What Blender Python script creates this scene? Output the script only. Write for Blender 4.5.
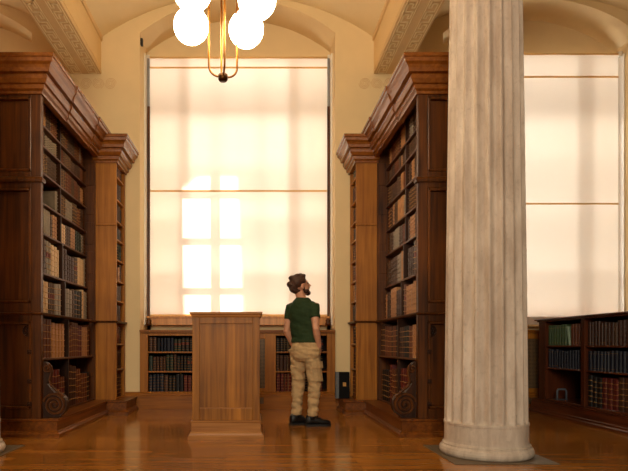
import bpy, bmesh, math, random
from mathutils import Vector, Matrix
random.seed(7)
for _o in list(bpy.data.objects): bpy.data.objects.remove(_o)
scene = bpy.context.scene
COL = scene.collection
PI = math.pi

# ------------------------------------------------------------------ camera
F = 560.0; VX, VY = 256.0, 345.0; CX, CZ = 0.27, 0.93
cam_d = bpy.data.cameras.new('camera'); cam = bpy.data.objects.new('camera', cam_d); COL.objects.link(cam)
cam.location = (CX, 0, CZ); cam.rotation_euler = (PI/2, 0, 0)
cam_d.sensor_width = 36; cam_d.lens = F/628*36
cam_d.shift_x = (314-VX)/628; cam_d.shift_y = (VY-235.5)/628
cam_d.clip_end = 200
scene.camera = cam
def at(px, py, d): return Vector((CX+(px-VX)*d/F, d, CZ+(VY-py)*d/F))

# ------------------------------------------------------------------ light
scene.view_settings.view_transform = 'Standard'; scene.view_settings.look = 'None'
scene.view_settings.gamma = 1; scene.view_settings.use_curve_mapping = False
scene.view_settings.exposure = 0.0
w = bpy.data.worlds.new('world'); scene.world = w; w.use_nodes = True
w.node_tree.nodes['Background'].inputs[0].default_value = (1.0, 0.80, 0.55, 1)
w.node_tree.nodes['Background'].inputs[1].default_value = 0.05
def area(name, loc, rot, sx, sy, power, col):
    l = bpy.data.lights.new(name, 'AREA'); l.shape = 'RECTANGLE'; l.size = sx; l.size_y = sy; l.energy = power; l.color = col
    o = bpy.data.objects.new(name, l); COL.objects.link(o); o.location = loc; o.rotation_euler = rot; return o
for bx_ in (-4.44, 0.0, 4.44):      # daylight outside each window
    area('daylight', (bx_, 11.8, 3.4), (-PI/2, 0, 0), 1.6, 5.0, 265, (1.0, 0.925, 0.81))
area('hall_window_light', (-0.8, -5.5, 4.2), (math.radians(82), 0, math.radians(-4)), 3, 4, 540, (1.0, 0.88, 0.68))
sl = bpy.data.lights.new('sun', 'SUN'); sl.energy = 14; sl.angle = math.radians(0.6); sl.color = (1, .93, .82)
sun = bpy.data.objects.new('sun', sl); COL.objects.link(sun)
SUN = Vector((1.2, -1, -0.5))
sun.rotation_euler = SUN.to_track_quat('-Z', 'Y').to_euler()

# ------------------------------------------------------------------ materials
def nt_mat(name):
    m = bpy.data.materials.new(name); m.use_nodes = True
    nt = m.node_tree; b = nt.nodes['Principled BSDF']
    return m, nt, b
def lin(c):
    return tuple(((v/255)/12.92 if v/255 <= .04045 else ((v/255+.055)/1.055)**2.4) for v in c)+(1,)
def plain(name, rgb, rough=.6, metal=0, var=.12, scale=30, spec=.5, bump=0):
    m, nt, b = nt_mat(name); c = lin(rgb)
    tc = nt.nodes.new('ShaderNodeTexCoord'); n = nt.nodes.new('ShaderNodeTexNoise'); n.inputs['Scale'].default_value = scale
    n.inputs['Detail'].default_value = 4
    nt.links.new(tc.outputs['Object'], n.inputs['Vector'])
    r = nt.nodes.new('ShaderNodeValToRGB')
    r.color_ramp.elements[0].position = .3; r.color_ramp.elements[1].position = .7
    r.color_ramp.elements[0].color = tuple(v*(1-var) for v in c[:3])+(1,)
    r.color_ramp.elements[1].color = tuple(min(1, v*(1+var)) for v in c[:3])+(1,)
    nt.links.new(n.outputs['Fac'], r.inputs[0]); nt.links.new(r.outputs[0], b.inputs['Base Color'])
    b.inputs['Roughness'].default_value = rough; b.inputs['Metallic'].default_value = metal
    b.inputs['Specular IOR Level'].default_value = spec
    if bump:
        bp = nt.nodes.new('ShaderNodeBump'); bp.inputs['Strength'].default_value = bump; bp.inputs['Distance'].default_value = .01
        nt.links.new(n.outputs['Fac'], bp.inputs['Height']); nt.links.new(bp.outputs[0], b.inputs['Normal'])
    return m
def wood(name, c1, c2, axis='Z', rough=.38, sc=1.0, boards=0, spec=.5):
    m, nt, b = nt_mat(name)
    tc = nt.nodes.new('ShaderNodeTexCoord'); mp = nt.nodes.new('ShaderNodeMapping')
    s = {'X': (1.2, 26, 26), 'Y': (26, 1.2, 26), 'Z': (26, 26, 1.2)}[axis]
    mp.inputs['Scale'].default_value = tuple(v*sc for v in s)
    nt.links.new(tc.outputs['Object'], mp.inputs[0])
    n = nt.nodes.new('ShaderNodeTexNoise'); n.inputs['Scale'].default_value = 1; n.inputs['Detail'].default_value = 6; n.inputs['Distortion'].default_value = .6
    nt.links.new(mp.outputs[0], n.inputs['Vector'])
    n2 = nt.nodes.new('ShaderNodeTexNoise'); n2.inputs['Scale'].default_value = 2.2
    nt.links.new(tc.outputs['Object'], n2.inputs['Vector'])
    mx = nt.nodes.new('ShaderNodeMath'); mx.operation = 'MULTIPLY_ADD'; mx.inputs[1].default_value = .7; 
    nt.links.new(n.outputs['Fac'], mx.inputs[0])
    m2 = nt.nodes.new('ShaderNodeMath'); m2.operation = 'MULTIPLY'; m2.inputs[1].default_value = .3
    nt.links.new(n2.outputs['Fac'], m2.inputs[0]); nt.links.new(m2.outputs[0], mx.inputs[2])
    r = nt.nodes.new('ShaderNodeValToRGB')
    r.color_ramp.elements[0].position = .34; r.color_ramp.elements[1].position = .66
    r.color_ramp.elements[0].color = lin(c1); r.color_ramp.elements[1].color = lin(c2)
    nt.links.new(mx.outputs[0], r.inputs[0])
    out = r.outputs[0]
    if boards:      # vertical boards with their own tone
        sx = nt.nodes.new('ShaderNodeSeparateXYZ'); nt.links.new(tc.outputs['Object'], sx.inputs[0])
        d = nt.nodes.new('ShaderNodeMath'); d.operation = 'MULTIPLY'; d.inputs[1].default_value = 1/boards
        nt.links.new(sx.outputs[0], d.inputs[0])
        fl = nt.nodes.new('ShaderNodeMath'); fl.operation = 'FLOOR'; nt.links.new(d.outputs[0], fl.inputs[0])
        wn = nt.nodes.new('ShaderNodeTexWhiteNoise'); wn.noise_dimensions = '1D'; nt.links.new(fl.outputs[0], wn.inputs['W'])
        hs = nt.nodes.new('ShaderNodeHueSaturation')
        mr = nt.nodes.new('ShaderNodeMapRange'); mr.inputs['To Min'].default_value = .8; mr.inputs['To Max'].default_value = 1.25
        nt.links.new(wn.outputs['Value'], mr.inputs[0]); nt.links.new(mr.outputs[0], hs.inputs['Value']); nt.links.new(out, hs.inputs['Color'])
        out = hs.outputs[0]
    nt.links.new(out, b.inputs['Base Color'])
    b.inputs['Roughness'].default_value = rough; b.inputs['Specular IOR Level'].default_value = spec
    bp = nt.nodes.new('ShaderNodeBump'); bp.inputs['Strength'].default_value = .12; bp.inputs['Distance'].default_value = .004
    nt.links.new(n.outputs['Fac'], bp.inputs['Height']); nt.links.new(bp.outputs[0], b.inputs['Normal'])
    return m
M = {}
M['dark'] = wood('dark_oak', (48, 22, 4), (104, 56, 12), rough=.4, spec=.3)
M['darkY'] = wood('dark_oak_long', (84, 42, 10), (140, 78, 22), axis='Y', rough=.34, spec=.35)
M['shelf'] = wood('shelf_oak', (64, 34, 14), (104, 60, 26), axis='Y', rough=.4, spec=.35)
M['pan'] = wood('panel_oak', (60, 29, 6), (112, 61, 14), rough=.38, spec=.35)
M['corn'] = wood('cornice_oak', (112, 60, 15), (142, 82, 24), axis='Y', rough=.27, spec=.6)
M['oak'] = wood('honey_oak', (134, 78, 20), (176, 112, 36), rough=.42, spec=.28)
M['oakX'] = wood('honey_oak_cross', (124, 70, 18), (166, 102, 32), axis='X', rough=.4, spec=.3)
M['lect'] = wood('lectern_oak', (124, 74, 20), (182, 118, 40), rough=.42, boards=.17, spec=.28)
M['lectX'] = wood('lectern_oak_cross', (144, 90, 40), (182, 124, 64), axis='X', rough=.42, spec=.3)
M['carve'] = wood('carved_walnut', (34, 17, 8), (66, 35, 16), rough=.4, spec=.3)
M['low'] = wood('mahogany', (58, 26, 14), (98, 48, 24), rough=.3)
M['lowY'] = wood('mahogany_long', (70, 32, 16), (118, 60, 30), axis='Y', rough=.3)
M['inside'] = plain('bookcase_inside', (40, 22, 12), .8, var=.2)
M['wall'] = plain('cream_plaster', (228, 202, 154), .75, var=.03, scale=3)
M['ceil'] = plain('vault_plaster', (242, 220, 174), .8, var=.03, scale=2)
M['beam'] = plain('beam_plaster', (226, 194, 142), .75, var=.04, scale=3)
M['relief'] = plain('raised_ornament', (250, 230, 184), .7, var=.03)
M['sten'] = plain('stencil_paint', (212, 174, 128), .8, var=.05)
M['stone'] = None
M['slab'] = plain('slab_stone', (104, 88, 68), .5, var=.2, scale=12)
M['brass'] = plain('brass', (150, 98, 36), .42, metal=1, var=.05)
M['bronze'] = plain('bronze', (84, 54, 28), .4, metal=1, var=.1)
M['steel'] = plain('grey_metal', (150, 150, 150), .4, metal=.8, var=.05)
M['dsteel'] = plain('dull_grey_metal', (92, 98, 108), .5, metal=.2, var=.05)
M['black'] = plain('black_plastic', (14, 13, 12), .5, var=.1)
M['frame'] = wood('window_wood', (178, 112, 44), (224, 156, 76), rough=.35)
M['white'] = plain('white_enamel', (235, 228, 214), .4, var=.02)
M['gilt'] = plain('gilt', (196, 142, 74), .45, metal=.4, var=.15, scale=80)
M['pages'] = plain('page_edges', (190, 168, 128), .8, var=.1, scale=60)
M['ext'] = plain('sun_blocker_grey', (150, 140, 125), .9)  # for the added sun-blocking slabs outside
M['shirt'] = plain('green_cotton', (42, 58, 34), .85, var=.12, scale=60, spec=.2)
M['khaki'] = plain('khaki_cotton', (192, 160, 116), .85, var=.1, scale=25, spec=.2, bump=.3)
M['skin'] = plain('skin', (206, 148, 116), .5, var=.05, scale=20)
M['hair'] = plain('brown_hair', (66, 36, 18), .6, var=.45, scale=70, bump=.8)
M['shoe'] = plain('black_shoe', (16, 14, 13), .5, var=.1)
M['sole'] = plain('shoe_sole', (26, 24, 22), .7, var=.1)
M['eye'] = plain('eye', (40, 28, 20), .2, var=.05)
M['lip'] = plain('lip', (160, 92, 78), .5, var=.05)

def stone_mat():
    m, nt, b = nt_mat('weathered_limestone')
    tc = nt.nodes.new('ShaderNodeTexCoord'); mp = nt.nodes.new('ShaderNodeMapping'); mp.inputs['Scale'].default_value = (5, 5, 1.3)
    nt.links.new(tc.outputs['Object'], mp.inputs[0])
    n = nt.nodes.new('ShaderNodeTexNoise'); n.inputs['Scale'].default_value = 1.6; n.inputs['Detail'].default_value = 8; n.inputs['Roughness'].default_value = .65
    nt.links.new(mp.outputs[0], n.inputs['Vector'])
    r = nt.nodes.new('ShaderNodeValToRGB'); e = r.color_ramp.elements
    e[0].position = .32; e[0].color = lin((184, 164, 145)); e[1].position = .68; e[1].color = lin((228, 212, 194))
    nt.links.new(n.outputs['Fac'], r.inputs[0])
    n2 = nt.nodes.new('ShaderNodeTexNoise'); n2.inputs['Scale'].default_value = 26; n2.inputs['Detail'].default_value = 3
    nt.links.new(tc.outputs['Object'], n2.inputs['Vector'])
    r2 = nt.nodes.new('ShaderNodeValToRGB'); r2.color_ramp.elements[0].position = .27; r2.color_ramp.elements[0].color = (.55, .5, .45, 1)
    r2.color_ramp.elements[1].position = .42; r2.color_ramp.elements[1].color = (1, 1, 1, 1)
    nt.links.new(n2.outputs['Fac'], r2.inputs[0])
    mx = nt.nodes.new('ShaderNodeMixRGB'); mx.blend_type = 'MULTIPLY'; mx.inputs[0].default_value = .3
    nt.links.new(r.outputs[0], mx.inputs[1]); nt.links.new(r2.outputs[0], mx.inputs[2])
    nt.links.new(mx.outputs[0], b.inputs['Base Color']); b.inputs['Roughness'].default_value = .62
    bp = nt.nodes.new('ShaderNodeBump'); bp.inputs['Strength'].default_value = .25; bp.inputs['Distance'].default_value = .006
    nt.links.new(n.outputs['Fac'], bp.inputs['Height']); nt.links.new(bp.outputs[0], b.inputs['Normal'])
    return m
M['stone'] = stone_mat()
def floor_mat():
    m, nt, b = nt_mat('polished_floor_boards')
    tc = nt.nodes.new('ShaderNodeTexCoord')
    br = nt.nodes.new('ShaderNodeTexBrick'); br.inputs['Scale'].default_value = 1
    br.inputs['Brick Width'].default_value = 1.7; br.inputs['Row Height'].default_value = .105; br.inputs['Mortar Size'].default_value = .0022
    br.inputs['Color1'].default_value = lin((158, 98, 36)); br.inputs['Color2'].default_value = lin((192, 126, 52)); br.inputs['Mortar'].default_value = lin((70, 36, 14))
    br.offset = .37
    nt.links.new(tc.outputs['Object'], br.inputs['Vector'])
    mp = nt.nodes.new('ShaderNodeMapping'); mp.inputs['Scale'].default_value = (1.6, 30, 1); nt.links.new(tc.outputs['Object'], mp.inputs[0])
    n = nt.nodes.new('ShaderNodeTexNoise'); n.inputs['Scale'].default_value = 1; n.inputs['Detail'].default_value = 6
    nt.links.new(mp.outputs[0], n.inputs['Vector'])
    r = nt.nodes.new('ShaderNodeValToRGB'); r.color_ramp.elements[0].position = .3; r.color_ramp.elements[1].position = .7
    r.color_ramp.elements[0].color = (.62, .58, .5, 1); r.color_ramp.elements[1].color = (1.0, 1.0, 1.0, 1)
    nt.links.new(n.outputs['Fac'], r.inputs[0])
    mx = nt.nodes.new('ShaderNodeMixRGB'); mx.blend_type = 'MULTIPLY'; mx.inputs[0].default_value = 1
    nt.links.new(br.outputs['Color'], mx.inputs[1]); nt.links.new(r.outputs[0], mx.inputs[2]); nt.links.new(mx.outputs[0], b.inputs['Base Color'])
    n3 = nt.nodes.new('ShaderNodeTexNoise'); n3.inputs['Scale'].default_value = 3; n3.inputs['Detail'].default_value = 4
    nt.links.new(tc.outputs['Object'], n3.inputs['Vector'])
    mr = nt.nodes.new('ShaderNodeMapRange'); mr.inputs['To Min'].default_value = .08; mr.inputs['To Max'].default_value = .22
    nt.links.new(n3.outputs['Fac'], mr.inputs[0]); nt.links.new(mr.outputs[0], b.inputs['Roughness'])
    bp = nt.nodes.new('ShaderNodeBump'); bp.inputs['Strength'].default_value = .03; bp.inputs['Distance'].default_value = .002
    nt.links.new(n3.outputs['Fac'], bp.inputs['Height']); nt.links.new(bp.outputs[0], b.inputs['Normal'])
    b.inputs['Specular IOR Level'].default_value = .6
    return m
M['floor'] = floor_mat()
def blind_mat(name, rgb, tr):
    m, nt, b = nt_mat(name)
    nt.nodes.remove(b); out = nt.nodes['Material Output']
    t = nt.nodes.new('ShaderNodeBsdfTranslucent'); d = nt.nodes.new('ShaderNodeBsdfDiffuse'); mix = nt.nodes.new('ShaderNodeMixShader')
    tc = nt.nodes.new('ShaderNodeTexCoord'); n = nt.nodes.new('ShaderNodeTexNoise'); n.inputs['Scale'].default_value = 400; nt.links.new(tc.outputs['Object'], n.inputs['Vector'])
    r = nt.nodes.new('ShaderNodeValToRGB'); c = lin(rgb); r.color_ramp.elements[0].color = tuple(v*.94 for v in c[:3])+(1,); r.color_ramp.elements[1].color = c
    nt.links.new(n.outputs['Fac'], r.inputs[0]); nt.links.new(r.outputs[0], t.inputs[0]); nt.links.new(r.outputs[0], d.inputs[0])
    mix.inputs[0].default_value = tr
    nt.links.new(d.outputs[0], mix.inputs[1]); nt.links.new(t.outputs[0], mix.inputs[2]); nt.links.new(mix.outputs[0], out.inputs[0])
    return m
M['blind'] = blind_mat('blind_cloth', (250, 240, 226), .55)
M['seam'] = blind_mat('blind_seam', (246, 216, 160), .5)
def glass_mat():
    m, nt, b = nt_mat('window_glass'); nt.nodes.remove(b); out = nt.nodes['Material Output']
    t = nt.nodes.new('ShaderNodeBsdfTransparent'); g = nt.nodes.new('ShaderNodeBsdfGlossy'); g.inputs['Roughness'].default_value = .05
    mix = nt.nodes.new('ShaderNodeMixShader'); mix.inputs[0].default_value = .06
    nt.links.new(t.outputs[0], mix.inputs[1]); nt.links.new(g.outputs[0], mix.inputs[2]); nt.links.new(mix.outputs[0], out.inputs[0]); return m
M['glass'] = glass_mat()
def globe_mat():
    m, nt, b = nt_mat('lit_opal_glass'); b.inputs['Base Color'].default_value = (1, .95, .85, 1)
    b.inputs['Emission Color'].default_value = (1, .84, .56, 1); b.inputs['Emission Strength'].default_value = 26.0; b.inputs['Roughness'].default_value = .3; return m
M['globe'] = globe_mat()
def grille_mat():
    m, nt, b = nt_mat('pierced_brass_grille')
    tc = nt.nodes.new('ShaderNodeTexCoord'); mp = nt.nodes.new('ShaderNodeMapping'); mp.inputs['Rotation'].default_value = (0, PI/4, 0)
    nt.links.new(tc.outputs['Object'], mp.inputs[0])
    sx = nt.nodes.new('ShaderNodeSeparateXYZ'); nt.links.new(mp.outputs[0], sx.inputs[0])
    def wv(o):
        a = nt.nodes.new('ShaderNodeMath'); a.operation = 'MULTIPLY'; a.inputs[1].default_value = 2*PI/.028; nt.links.new(o, a.inputs[0])
        s = nt.nodes.new('ShaderNodeMath'); s.operation = 'SINE'; nt.links.new(a.outputs[0], s.inputs[0]); return s.outputs[0]
    mul = nt.nodes.new('ShaderNodeMath'); mul.operation = 'MULTIPLY'; nt.links.new(wv(sx.outputs[0]), mul.inputs[0]); nt.links.new(wv(sx.outputs[2]), mul.inputs[1])
    r = nt.nodes.new('ShaderNodeValToRGB'); r.color_ramp.elements[0].position = .0; r.color_ramp.elements[0].color = lin((120, 92, 58)); r.color_ramp.elements[1].position = .2; r.color_ramp.elements[1].color = lin((22, 16, 12))
    nt.links.new(mul.outputs[0], r.inputs[0]); nt.links.new(r.outputs[0], b.inputs['Base Color']); b.inputs['Roughness'].default_value = .5
    return m
M['grille'] = grille_mat()
def frieze_mat():
    m, nt, b = nt_mat('frieze_relief_plaster')
    tc = nt.nodes.new('ShaderNodeTexCoord'); v = nt.nodes.new('ShaderNodeTexVoronoi'); v.inputs['Scale'].default_value = 11; v.feature = 'SMOOTH_F1'
    nt.links.new(tc.outputs['Object'], v.inputs['Vector'])
    n = nt.nodes.new('ShaderNodeTexNoise'); n.inputs['Scale'].default_value = 22; nt.links.new(tc.outputs['Object'], n.inputs['Vector'])
    ad = nt.nodes.new('ShaderNodeMath'); ad.operation = 'ADD'; nt.links.new(v.outputs['Distance'], ad.inputs[0]); nt.links.new(n.outputs['Fac'], ad.inputs[1])
    bp = nt.nodes.new('ShaderNodeBump'); bp.inputs['Strength'].default_value = .35; bp.inputs['Distance'].default_value = .02
    nt.links.new(ad.outputs[0], bp.inputs['Height']); nt.links.new(bp.outputs[0], b.inputs['Normal'])
    b.inputs['Base Color'].default_value = lin((238, 206, 150)); b.inputs['Roughness'].default_value = .75; return m
M['frieze'] = frieze_mat()

# ------------------------------------------------------------------ mesh builder
class MB:
    def __init__(s): s.v = []; s.f = []; s.m = []
    def add(s, vs, fs, mi=0):
        k = len(s.v); s.v += [tuple(v) for v in vs]
        s.f += [tuple(i+k for i in f) for f in fs]; s.m += [mi]*len(fs); return s
    def box(s, a, b, mi=0):
        x0, x1 = sorted((a[0], b[0])); y0, y1 = sorted((a[1], b[1])); z0, z1 = sorted((a[2], b[2]))
        v = [(x0,y0,z0),(x1,y0,z0),(x1,y1,z0),(x0,y1,z0),(x0,y0,z1),(x1,y0,z1),(x1,y1,z1),(x0,y1,z1)]
        return s.add(v, [(0,3,2,1),(4,5,6,7),(0,1,5,4),(1,2,6,5),(2,3,7,6),(3,0,4,7)], mi)
    def prism(s, poly, axis, a, b, mi=0):     # poly in the plane across axis, extruded a..b
        n = len(poly)
        def P(p, t): return {'X': (t, p[0], p[1]), 'Y': (p[0], t, p[1]), 'Z': (p[0], p[1], t)}[axis]
        v = [P(p, a) for p in poly]+[P(p, b) for p in poly]
        f = [tuple(range(n))[::-1], tuple(range(n, 2*n))]+[(i, (i+1) % n, n+(i+1) % n, n+i) for i in range(n)]
        return s.add(v, f, mi)
    def tube(s, pts, rad, n=10, mi=0, flat=None, up=None):   # rings along a path; rad: number, list, or list of (a,b)
        pts = [Vector(p) for p in pts]; N = len(pts)
        if not isinstance(rad, (list, tuple)): rad = [rad]*N
        rings = []; ref = None
        for i, p in enumerate(pts):
            t = (pts[min(i+1, N-1)]-pts[max(i-1, 0)]).normalized()
            if up is not None: u = Vector(up)
            elif ref is None: u = Vector((0, 0, 1)) if abs(t.z) < .9 else Vector((1, 0, 0))
            else: u = ref
            a = (u-t*u.dot(t)).normalized(); ref = a; b = t.cross(a)
            r = rad[i]; ra, rb = (r if isinstance(r, (tuple, list)) else (r, r))
            rings.append([p+a*ra*math.cos(2*PI*k/n)+b*rb*math.sin(2*PI*k/n) for k in range(n)])
        return s.loft(rings, mi)
    def loft(s, rings, mi=0, cap=True):
        n = len(rings[0]); v = [p for r in rings for p in r]; f = []
        for i in range(len(rings)-1):
            for k in range(n):
                f.append((i*n+k, i*n+(k+1) % n, (i+1)*n+(k+1) % n, (i+1)*n+k))
        if cap: f.append(tuple(range(n))[::-1]); f.append(tuple(range((len(rings)-1)*n, len(rings)*n)))
        return s.add(v, f, mi)
    def lathe(s, prof, c, n=32, mi=0):
        rings = [[(c[0]+r*math.cos(2*PI*k/n), c[1]+r*math.sin(2*PI*k/n), c[2]+z) for k in range(n)] for r, z in prof]
        return s.loft(rings, mi)
    def ball(s, c, r, n=20, m=12, mi=0, rot=None):
        if not isinstance(r, (tuple, list)): r = (r, r, r)
        R = rot or Matrix.Identity(3); c = Vector(c)
        rings = []
        for j in range(1, m):
            ph = -PI/2+PI*j/m
            rings.append([c+R @ Vector((r[0]*math.cos(ph)*math.cos(2*PI*k/n), r[1]*math.cos(ph)*math.sin(2*PI*k/n), r[2]*math.sin(ph))) for k in range(n)])
        k0 = len(s.v); s.loft(rings, mi, cap=False)
        b = len(s.v); s.v += [tuple(c+R @ Vector((0, 0, -r[2]))), tuple(c+R @ Vector((0, 0, r[2])))]
        L = k0+(m-2)*n
        for k in range(n):
            s.f.append((b, k0+(k+1) % n, k0+k)); s.f.append((b+1, L+k, L+(k+1) % n)); s.m += [mi, mi]
        return s
    def sweep(s, prof, path, out, mi=0):   # prof (u outward, z), path plan points; out=+1: outward is right of travel
        P = [Vector((p[0], p[1])) for p in path]; N = len(P); rings = []
        for i in range(N):
            def nrm(a, b):
                t = (b-a).normalized(); return Vector((t.y, -t.x))*out
            if i == 0: o = nrm(P[0], P[1])
            elif i == N-1: o = nrm(P[-2], P[-1])
            else:
                n1 = nrm(P[i-1], P[i]); n2 = nrm(P[i], P[i+1]); o = (n1+n2)
                o = o/ (o.dot(n1)) if abs(o.dot(n1)) > 1e-6 else n1
            rings.append([(P[i].x+o.x*u, P[i].y+o.y*u, z) for u, z in prof])
        return s.loft(rings, mi)
    def mesh(s, name, mats, org=(0, 0, 0), smooth=False):
        me = bpy.data.meshes.new(name)
        o = org; me.from_pydata([(v[0]-o[0], v[1]-o[1], v[2]-o[2]) for v in s.v], [], s.f)
        for mt in mats: me.materials.append(mt)
        for i, p in enumerate(me.polygons): p.material_index = s.m[i]
        bm = bmesh.new(); bm.from_mesh(me); bmesh.ops.recalc_face_normals(bm, faces=bm.faces); bm.to_mesh(me); bm.free()
        if smooth:
            for p in me.polygons: p.use_smooth = True
        return me
    def build(s, name, mats, parent=None, smooth=False, bevel=0, org=None):
        if not isinstance(mats, (list, tuple)): mats = [mats]
        if parent is not None: org = gorg(parent)
        elif org is None: org = (0, 0, 0)
        me = s.mesh(name, mats, org, smooth)
        o = bpy.data.objects.new(name, me); COL.objects.link(o)
        if parent is not None: o.parent = parent
        else: o.location = org
        if bevel:
            b = o.modifiers.new('bevel', 'BEVEL'); b.width = bevel; b.segments = 1; b.limit_method = 'ANGLE'
        return o
def gorg(o):
    v = Vector((0, 0, 0))
    while o is not None: v += o.location; o = o.parent
    return v
def thing(name, label, cat, loc, group=None):
    o = bpy.data.objects.new(name, None); COL.objects.link(o); o.location = loc; o.empty_display_size = .1
    o['label'] = label; o['category'] = cat
    if group: o['group'] = group
    return o
def tag(o, label, cat, group=None):
    o['label'] = label; o['category'] = cat
    if group: o['group'] = group
    return o
def struct(name, mb, mat, **k):
    o = mb.build(name, mat, **k); o['kind'] = 'structure'; return o

# ------------------------------------------------------------------ the setting
BAY = 4.44; PIER = 2.22; WY = 8.2; RY = 8.75; HW = 1.43
SPR, RISE = 5.50, .50
Ra = (HW*HW+RISE*RISE)/(2*RISE)
def arch(x): return SPR+math.sqrt(Ra*Ra-x*x)-(Ra-RISE)
VS, VR, VH = 1.99, .62, 5.44
Rv = (VS*VS+VR*VR)/(2*VR)
def vault(x): return VH+math.sqrt(Rv*Rv-x*x)-(Rv-VR)

struct('floor', MB().box((-9, -7, -.1), (9, 8.8, 0)), M['floor'])
wb = MB()
edges = [-9.5]
N = 28
for c in (-BAY, 0, BAY):
    xs = [c-HW+2*HW*i/N for i in range(N+1)]
    for i in range(N):
        a, b = xs[i], xs[i+1]; za, zb = arch(a-c), arch(b-c)
        wb.add([(a,WY,za),(b,WY,zb),(b,WY,6.7),(a,WY,6.7)], [(0,1,2,3)])        # wall over the arch
        wb.add([(a,WY,za),(b,WY,zb),(b,RY,zb),(a,RY,za)], [(0,1,2,3)])          # soffit of the arch
        wb.add([(a,RY,5.40),(b,RY,5.40),(b,RY,zb),(a,RY,za)], [(0,1,2,3)])      # tympanum
    for sgn in (-1, 1):
        wb.box((c+sgn*HW, RY, 0), (c+sgn*1.375, 9.1, 5.4))
    wb.box((c-HW, RY, 0), (c+HW, 9.1, 1.36))
    wb.box((c-HW, RY+.02, 5.40), (c+HW, 9.1, 6.7))
for a, b in ((-9, -BAY-HW), (-BAY+HW, -HW), (HW, BAY-HW), (BAY+HW, 9)):
    wb.box((a, WY, 0), (b, 9.1, 6.7))
wall = struct('wall_back', wb, M['wall'])
# painted scrollwork under each beam
for c in (-PIER, PIER):
    s = MB()
    for k in range(5):
        for side in (-1, 1):
            cx = c-.36+.18*k; pts = []
            for i in range(26):
                t = i/25; a = t*3.2*PI+(k%2)*2; r = .085*(1-t*.8)
                pts.append((cx+side*r*math.cos(a), WY-.001, 4.76+r*math.sin(a)*side))
            s.tube(pts, .0035, n=4)
    o = s.build('wall_scrollwork', M['sten'], parent=wall); o['label'] = 'painted scroll ornament on the cream wall'

for i, c in enumerate((-BAY, 0, BAY)):
    v = MB(); n = 32; ring0 = []; ring1 = []
    for k in range(n+1):
        x = -VS+2*VS*k/n; ring0.append((c+x, vault(x))); 
    for k in range(n+1):
        x = VS-2*VS*k/n; ring1.append((c+x, vault(x)+.12))
    v.prism(ring0+ring1, 'Y', 1.2, WY+.05)
    struct('ceiling' if i == 0 else 'ceiling.%03d' % i, v, M['ceil'], smooth=False)
# beams between the vaults, with key-pattern bands on the soffit
def beam(c):
    root = bpy.data.objects.new('ceiling_beam', None); COL.objects.link(root); root.location = (c, 4.7, 4.9); root['kind'] = 'structure'
    h = .215
    b = MB().box((c-h, 1.2, 4.9), (c+h, WY, 5.6)); o = b.build('beam_body', M['beam'], parent=root); o['kind'] = 'structure'
    for s in (-1, 1):
        fr = MB().box((c+s*h, 1.2, 4.98), (c+s*(h+.008), WY, 5.38)); o = fr.build('frieze', M['frieze'], parent=root)
        mo = MB().box((c+s*h, 1.2, 5.38), (c+s*(h+.03), WY, 5.46)); mo.box((c+s*h, 1.2, 4.9), (c+s*(h+.012), WY, 4.96)); mo.build('moulding', M['beam'], parent=root)
        k = MB(); L = .215; W = .088; x0 = c+s*.082; z = 4.9; t = .0068
        def seg(x1, y1, x2, y2):
            k.box((min(x1, x2)-t, min(y1, y2)-t, z-.008), (max(x1, x2)+t, max(y1, y2)+t, z+.001))
        y = WY-.03
        while y-L > 4.9:
            def q(a, b_): return (x0+s*W*b_ if s > 0 else x0+s*W*b_, y-a*L)
            pl = [(0,0),(0,1),(.72,1),(.72,.36),(.36,.36),(.36,0),(1,0)]
            for p1, p2 in zip(pl, pl[1:]): seg(*q(*p1), *q(*p2))
            y -= L
        k.box((x0+s*(W+.028)-.004, 4.9, z-.008), (x0+s*(W+.028)+.004, WY-.01, z+.001))
        k.box((x0-s*.026-.004, 4.9, z-.008), (x0-s*.026+.004, WY-.01, z+.001))
        k.build('greek_key_band', M['relief'], parent=root)
    return root
for c in (-PIER, PIER): beam(c)
for i, (a, b) in enumerate(((-1.75, -HW), (HW, 1.75), (BAY-HW-.3, BAY-HW))):
    t = MB().sweep([(0, 0), (.05, 0), (.05, .2), (.03, .235), (0, .245)], [(a, WY), (b, WY)], 1)
    struct('baseboard_back' if i == 0 else 'baseboard_back.%03d' % i, t, M['oakX'])

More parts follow.
